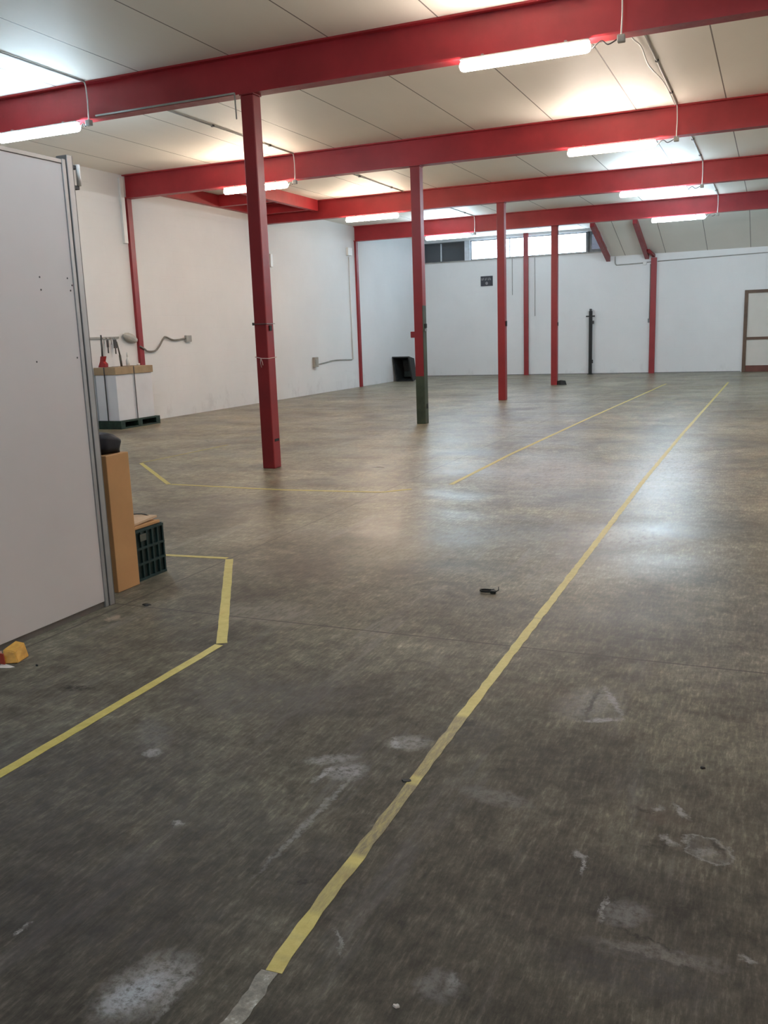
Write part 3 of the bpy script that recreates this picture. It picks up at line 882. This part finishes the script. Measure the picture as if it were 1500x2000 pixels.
# ---------------------------------------------------------------- pallet and strapped carton
PX0, PX1, PY0, PY1 = -11.06, -10.60, 12.70, 13.78
t = thing('pallet', 'dark green pallet under the white carton by the left wall', 'pallet', (0, 0, 0))
b = B(); add_box(b, PX0, PX1 + 0.04, PY0, PY1 + 0.04, 0.115, 0.145, 0.004); obj('deck', b, PALG, t)
for y in (PY0, (PY0 + PY1) / 2 - 0.06, PY1 - 0.08):
    b = B(); add_box(b, PX0, PX1 + 0.04, y, y + 0.12, 0.025, 0.115, 0.003)
    obj('block', b, PALG, t)
b = B(); add_box(b, PX0, PX1 + 0.04, PY0, PY1 + 0.04, 0.0, 0.025, 0.003); obj('base_board', b, PALG, t)

t = thing('strapped_carton', 'tall white carton with a brown cardboard rim strapped on the green pallet', 'carton', (0, 0, 0))
b = B(); add_box(b, PX0 + 0.01, PX1 - 0.0, PY0 + 0.02, PY1 - 0.06, 0.146, 0.955, 0.006); obj('body', b, WHITEC, t)
b = B(); add_box(b, PX0, PX1 + 0.02, PY0, PY1 - 0.03, 0.956, 1.085, 0.006); obj('cardboard_rim', b, CARD2, t)['label'] = 'brown cardboard rim'
SW = 0.012
for v in (13.20,):
    b = B()
    add_box(b, PX1 + 0.0215, PX1 + 0.024, v - SW, v + SW, 0.146, 1.0875)
    add_box(b, PX0 + 0.0, PX1 + 0.024, v - SW, v + SW, 1.0855, 1.0875)
    obj('strap', b, DGREY, t)
b = B(); add_box(b, PX0 + 0.22, PX0 + 0.245, PY0 - 0.0035, PY0 - 0.001, 0.146, 1.0875); add_box(b, PX0 + 0.22, PX0 + 0.245, PY0, PY1 - 0.03, 1.088, 1.0895); obj('strap', b, DGREY, t)

TZ = 1.091
t = thing('strap_tensioner', 'red hand tool with a long dark handle lying on the carton', 'tool', (PX0 + 0.14, 12.80, TZ))
b = B(); add_prism(b, [(-0.08, 0), (0.08, 0), (0.08, 0.06), (0.03, 0.10), (0.06, 0.19), (-0.01, 0.19), (-0.03, 0.10)], 'y', -0.04, 0.04); obj('head', b, TOOLRED, t)
b = B(); add_tube(b, [(0.0, 0, 0.17), (0.01, 0.0, 0.34), (0.012, 0, 0.56)], [0.018, 0.016, 0.014], 8); obj('handle', b, DGREY, t)
t = thing('hand_tool', 'thin dark tool standing upright on the middle of the carton', 'tool', (PX0 + 0.30, 13.10, TZ))
b = B(); add_tube(b, [(0, 0, 0), (-0.01, -0.01, 0.20)], 0.02, 8); add_tube(b, [(-0.01, -0.01, 0.20), (-0.03, -0.04, 0.44)], [0.014, 0.010], 8); obj('handle', b, simple('dark_olive_tool', (0.08, 0.075, 0.06), 0.5), t)
t = thing('spray_bottle', 'translucent white bottle standing on the strapped carton', 'bottle', (PX0 + 0.30, 13.28, TZ))
b = B(); add_tube(b, [(0, 0, 0), (0, 0, 0.10), (0, 0, 0.13), (0, 0, 0.16)], [0.035, 0.035, 0.02, 0.012], 12); obj('body', b, WHITEP, t)
b = B(); add_tube(b, [(0, 0, 0.161), (0, 0, 0.24)], 0.018, 8); obj('cap', b, WHITEP, t)
b = B(); add_tube(b, [(PX0 + 0.34, 13.52, TZ), (PX0 + 0.34, 13.52, TZ + 0.035)], 0.03, 12)
tag(obj('tape_roll', b, WHITEP), 'small pale roll lying on the far end of the carton', 'roll')

# ---------------------------------------------------------------- black tub by the back left corner
t = thing('black_tub', 'black plastic tub standing on its side against the left wall near the corner', 'tub', (-10.75, 26.75, 0.0))
b = B()
def quad_ring(bm, y, x0, x1, z0, z1, dx=0.0):
    return [bm.verts.new(q) for q in ((x0, y, z0), (x1, y, z0), (x1 + dx, y, z1), (x0 + dx, y, z1))]
rings = [quad_ring(b, -0.28, -0.22, 0.36, 0.0, 0.78, -0.12), quad_ring(b, 0.26, -0.14, 0.28, 0.06, 0.70, -0.08)]
inner = [quad_ring(b, -0.28, -0.18, 0.32, 0.04, 0.74, -0.12), quad_ring(b, 0.23, -0.11, 0.25, 0.10, 0.66, -0.08)]
for r0, r1 in (rings, inner):
    for k in range(4):
        b.faces.new((r0[k], r0[(k + 1) % 4], r1[(k + 1) % 4], r1[k]))
b.faces.new(rings[1]); b.faces.new(inner[1])
for k in range(4):
    b.faces.new((rings[0][k], rings[0][(k + 1) % 4], inner[0][(k + 1) % 4], inner[0][k]))
obj('body', b, BLACK, t)
b = B(); add_box(b, -0.10, 0.16, -0.02, 0.04, 0.05, 0.06); add_box(b, -0.10, 0.20, 0.10, 0.20, 0.12, 0.30, 0.01)
obj('inner_rib', b, CRATE, t)

# ---------------------------------------------------------------- partition on the left
t = thing('partition_wall', 'tall white partition panel with a grey metal end post on the left', 'partition', (-3.5, 0, 0))
b = B(); add_box(b, -0.06, 0.0, YF + 0.01, 3.925, 0.035, 2.44, 0.002)
pan = obj('panel', b, PANEL, t)
b = B(); add_box(b, -0.055, -0.006, YF + 0.01, 3.925, 0.0, 0.035); obj('plinth', b, simple('grey_plinth', (0.13, 0.12, 0.11), 0.7), t)
b = B(); add_box(b, -0.063, 0.004, YF + 0.01, 3.925, 2.441, 2.462, 0.002); obj('top_rail', b, ALU, t)
b = B(); add_box(b, -0.066, 0.006, 3.926, 3.952, 0, 2.465, 0.003); obj('end_post', b, ALU, t)
b = B(); add_box(b, -0.060, -0.002, 3.952, 3.962, 0, 2.465); obj('post_groove', b, ALUD, t)
b = B(); add_box(b, -0.066, 0.008, 3.962, 4.000, 0, 2.49, 0.003); obj('end_post', b, ALU, t)
b = B(); add_box(b, -0.06, 0.002, 4.000, 4.012, 0, 2.49); obj('post_groove', b, ALUD, t)
b = B()
for y, z in ((3.683, 1.849), (3.684, 1.785), (3.885, 1.851), (3.90, 1.787), (3.90, 1.43), (3.60, 1.42), (3.2, 1.9), (3.915, 1.815)):
    ring = [(y + 0.005 * math.cos(a), z + 0.005 * math.sin(a)) for a in [k * math.pi / 4 for k in range(8)]]
    add_prism(b, ring, 'x', 0.0002, 0.0012)
obj('screw_holes', b, DGREY, t)
t = thing('wall_lamp', 'small white fitting on the top of the partition end post', 'fitting', (-3.56, 4.055, 2.33))
b = B(); add_tube(b, [(0.03, 0.028, 0.02), (0.03, 0.028, 0.13)], 0.012, 10); obj('tube', b, WHITEP, t)
for z in (0.105, 0.0):
    b = B(); add_box(b, 0.0, 0.03, -0.042, 0.03, z, z + 0.02, 0.002); obj('bracket', b, DGREY, t)

# ---------------------------------------------------------------- carton, bag and crate beside the partition
b = B(); add_box(b, -3.95, -3.62, 4.19, 4.395, 0, 0.845, 0.004)
t = tag(obj('cardboard_box', b, CARD), 'tall narrow brown cardboard box standing behind the partition end', 'box')
b = B(); bmesh.ops.create_icosphere(b, subdivisions=4, radius=1)
from mathutils import noise as mn
for v in b.verts:
    n = mn.noise(v.co * 2.3) * 0.16
    p_ = v.co * (1 + n)
    q = Vector([math.copysign(abs(a) ** 0.55, a) for a in p_])
    v.co = Vector((q.x * 0.155, q.y * 0.104, max(0, q.z * 0.068 + 0.062 - 0.03 * max(0, q.y))))
for f in b.faces: f.smooth = True
tag(obj('black_bag', b, simple('black_nylon', (0.005, 0.005, 0.010), 0.7, var=0.3, scale=30), None, (-3.79, 4.29, 0.846)), 'crumpled black bag lying on top of the brown cardboard box', 'bag')

t = thing('plastic_crate', 'dark green plastic crate standing beside the brown cardboard box', 'crate', (-3.66, 4.425, 0))
D_, W_, H_ = 0.38, 0.29, 0.335
b = B()
add_box(b, -D_, 0, 0, W_, 0, 0.012)                                   # bottom
add_box(b, -D_, 0.0, 0, 0.012, 0.012, H_); add_box(b, -D_, 0.0, W_ - 0.012, W_, 0.012, H_)
add_box(b, -D_, -D_ + 0.012, 0.012, W_ - 0.012, 0.012, H_); add_box(b, -0.012, -0.004, 0.012, W_ - 0.012, 0.012, H_)
obj('body', b, CRATE, t)
b = B()
for z in (0.0, 0.10, 0.20, H_ - 0.02):
    add_box(b, -0.004, 0.010, 0, W_, z + 0.001, z + 0.016)
    add_box(b, -D_, 0.0, -0.010, 0, z + 0.001, z + 0.016)
for k in range(6):
    y = 0.0 + k * (W_ - 0.012) / 5
    add_box(b, -0.004, 0.008, y, y + 0.012, 0.016, H_ - 0.02)
obj('ribs', b, simple('green_plastic_rib', (0.011, 0.036, 0.036), 0.4, var=0.15, scale=10), t)
b = B(); add_box(b, 0.0085, 0.012, 0.045, 0.105, 0.255, 0.30, 0.001); obj('sticker', b, simple('grey_label', (0.10, 0.11, 0.09), 0.6), t)
t = thing('folded_cardboard', 'folded pieces of cardboard lying on top of the green crate', 'cardboard', (-3.66, 4.425, H_ + 0.0015))
b = B(); add_box(b, -0.36, 0.0, 0.005, 0.27, 0, 0.018, 0.002); obj('lower_sheet', b, CARD, t)
b = B()
vs = add_box(b, -0.33, -0.02, 0.0, 0.27, 0.019, 0.033, 0)
for v in vs:
    if v.co.y > 0.1: v.co.z += 0.014
obj('upper_sheet', b, simple('light_cardboard', (0.60, 0.43, 0.28), 0.8), t)
b = B(); add_tube(b, smooth_path([(-0.30, 0.05, 0.05), (-0.2, 0.12, 0.062), (-0.12, 0.24, 0.056), (-0.03, 0.25, 0.03)], 4), 0.004, 6); obj('strap_end', b, DGREY, t)

# ---------------------------------------------------------------- things on the floor
t = thing('orange_packet', 'crumpled orange and yellow packet at the foot of the partition', 'packet', (-3.335, 3.075, 0), 0.33)
t.scale = (0.85, 1.25, 0.85)
b = B()
vs = [b.verts.new(q) for q in ((-0.04, -0.045, 0.002), (0.045, -0.035, 0.002), (0.055, 0.045, 0.002), (-0.03, 0.05, 0.002),
                                (-0.05, -0.02, 0.075), (0.02, -0.02, 0.060), (0.035, 0.045, 0.085), (-0.02, 0.05, 0.095))]
for f in ((0, 1, 2, 3), (4, 5, 6, 7), (0, 1, 5, 4), (1, 2, 6, 5), (2, 3, 7, 6), (3, 0, 4, 7)):
    b.faces.new([vs[i] for i in f])
bmesh.ops.bevel(b, geom=b.edges[:], offset=0.004, segments=2, affect='EDGES')
obj('body', b, ORANGE, t)
b = B(); add_prism(b, [(-0.047, 0.008), (-0.020, 0.004), (-0.024, 0.066), (-0.052, 0.070)], 'y', -0.052, -0.046); obj('print', b, PKRED, t)['label'] = 'dark red stripe'
b = B(); add_prism(b, [(-0.075, 0.03), (-0.052, 0.02), (-0.056, 0.07), (-0.078, 0.065)], 'y', -0.05, -0.02); obj('flap', b, simple('pale_pink_flap', (0.60, 0.42, 0.36), 0.6), t)
b = B(); add_prism(b, [(-3.335, 2.965), (-3.275, 2.985), (-3.262, 3.003), (-3.365, 3.025)], 'z', 0.0006, 0.002)
tag(obj('paper_scrap', b, PAPER), 'white paper scrap beside the orange packet', 'paper')

t = thing('cable_coil', 'small black cable coil with a plug lying in the middle of the floor', 'cable', (-1.463, 4.841, 0), 0.1)
b = B()
pts = []
for k in range(60):
    a = k / 60 * math.pi * 4.3
    pts.append((-0.012 + (0.040 + 0.004 * math.sin(3 * a)) * math.cos(a), (0.028 + 0.003 * math.cos(2 * a)) * math.sin(a), 0.005 + 0.010 * k / 60))
add_tube(b, pts, 0.0038, 6); obj('loops', b, BLACK, t)
b = B(); add_box(b, 0.012, 0.044, -0.030, -0.004, 0.001, 0.018, 0.004); add_tube(b, [(0.044, -0.012, 0.012), (0.056, 0.0, 0.016), (0.054, 0.018, 0.03)], 0.003, 6); obj('plug', b, BLACK, t)

def scrap(name, x, y, r, h, mt, label, cat, seed):
    rnd = random.Random(seed)
    b = B()
    n = 9
    ring = [(r * (0.6 + 0.5 * rnd.random()) * math.cos(2 * math.pi * k / n) * 1.5, r * (0.6 + 0.5 * rnd.random()) * math.sin(2 * math.pi * k / n)) for k in range(n)]
    add_prism(b, ring, 'z', 0.0005, h)
    for v in b.verts:
        if v.co.z > 0.4 * h: v.co.x *= 0.8; v.co.y *= 0.8; v.co.z += rnd.random() * h * 0.5
    tag(obj(name, b, mt, None, (x, y, 0)), label, cat)
scrap('dark_scrap', -3.284, 4.03, 0.022, 0.006, BLACK, 'dark scrap on the floor joint near the partition end', 'scrap', 1)
scrap('black_scrap', -5.20, 24.02, 0.10, 0.09, BLACK, 'black scrap at the foot of the farthest free-standing column', 'scrap', 2)
scrap('pale_chip', -2.99, 2.60, 0.008, 0.006, PAPER, 'tiny white chip on the floor left of the near tape line', 'chip', 3)
scrap('black_pebble', -3.17, 3.05, 0.006, 0.006, BLACK, 'tiny black pebble right of the orange packet', 'pebble', 4)
scrap('metal_chip', -0.72, 1.62, 0.006, 0.004, PAPER, 'tiny pale chip on the floor near the bottom of the photo', 'chip', 5)
scrap('dark_chip', -0.16, 3.02, 0.007, 0.004, BLACK, 'small dark chip on the floor at the right side', 'chip', 6)
scrap('brown_flake', -1.085, 2.60, 0.016, 0.003, BLACK, 'dark flake stuck on the worn tape line', 'flake', 8)

# ---------------------------------------------------------------- yellow tape lines
def tape(name, pts, w, mt, label, rough_edge=0.0015, seed=0, close_step=0.12, cat='floor tape'):
    rnd = random.Random(seed)
    P = [Vector((x, y, 0)) for x, y in pts]
    fine = []
    for a, c in zip(P, P[1:]):
        n = max(1, int((c - a).length / close_step))
        fine += [a.lerp(c, k / n) for k in range(n)]
    fine.append(P[-1])
    b = B(); L = []
    for i, p_ in enumerate(fine):
        d_ = (fine[min(i + 1, len(fine) - 1)] - fine[max(i - 1, 0)]).normalized()
        nrm = Vector((-d_.y, d_.x, 0))
        e1, e2 = rnd.uniform(-1, 1) * rough_edge, rnd.uniform(-1, 1) * rough_edge
        L.append([b.verts.new(p_ + nrm * (w / 2 + e1) + Vector((0, 0, z))) for z in (0.0004, 0.0014)]
                 + [b.verts.new(p_ - nrm * (w / 2 + e2) + Vector((0, 0, z))) for z in (0.0014, 0.0004)])
    for r0, r1 in zip(L, L[1:]):
        for k in range(4):
            b.faces.new((r0[k], r0[(k + 1) % 4], r1[(k + 1) % 4], r1[k]))
    b.faces.new(L[0]); b.faces.new(L[-1][::-1])
    return tag(obj(name, b, mt), label, cat, 'yellow tape lines on the floor')
tape('floor_tape', [(-1.042, 1.620), (-1.050, 1.80), (-1.054, 2.06), (-1.056, 2.35), (-1.061, 2.63), (-1.070, 3.20), (-1.076, 4.0), (-1.080, 4.67), (-1.100, 7.0), (-1.117, 9.07), (-1.11, 13), (-1.07, 18), (-1.02, 24.4)],
     0.044, TAPEW, 'longest yellow tape line, running from the near floor to the back wall', seed=1, rough_edge=0.0035, close_step=0.06)
tape('floor_tape', [(-2.905, 8.36), (-2.905, 10.65), (-2.79, 15.06), (-2.49, 24.0)], 0.048, TAPE, 'thin yellow tape line left of the longest one, running to the back', seed=2)
tape('floor_tape', [(-3.20, 8.02), (-3.42, 7.80), (-4.47, 7.71), (-5.86, 7.765)], 0.046, TAPE, 'yellow tape line crossing the floor before the nearest column', seed=3)
tape('floor_tape', [(-5.89, 7.76), (-7.30, 9.09)], 0.05, TAPE, 'short slanting yellow tape line left of the nearest column', seed=4)
tape('floor_tape', [(-7.32, 9.13), (-7.215, 10.95)], 0.045, FADED, 'faded tape line running back from the left tape corner', seed=5)
tape('floor_tape', [(-4.6, 5.03), (-3.445, 5.125)], 0.045, TAPE, 'short yellow tape line coming out from behind the green crate', seed=6)
tape('floor_tape', [(-3.415, 5.105), (-2.487, 3.598)], 0.055, TAPE, 'thick yellow tape line slanting right of the green crate', seed=7, close_step=0.06)
tape('floor_tape', [(-2.487, 3.575), (-2.482, 2.77), (-2.478, 2.0), (-2.47, 0.8)], 0.048, TAPE, 'yellow tape line running to the lower left edge of the photo', seed=8, close_step=0.06)
o = tape('tape_residue', [(-1.050, 1.618), (-1.043, 1.50), (-1.050, 1.36), (-1.05, 1.1)], 0.046, RESID, 'pale glue residue where the longest tape line has peeled off', seed=9, rough_edge=0.004, close_step=0.02, cat='tape residue')
del o['group']
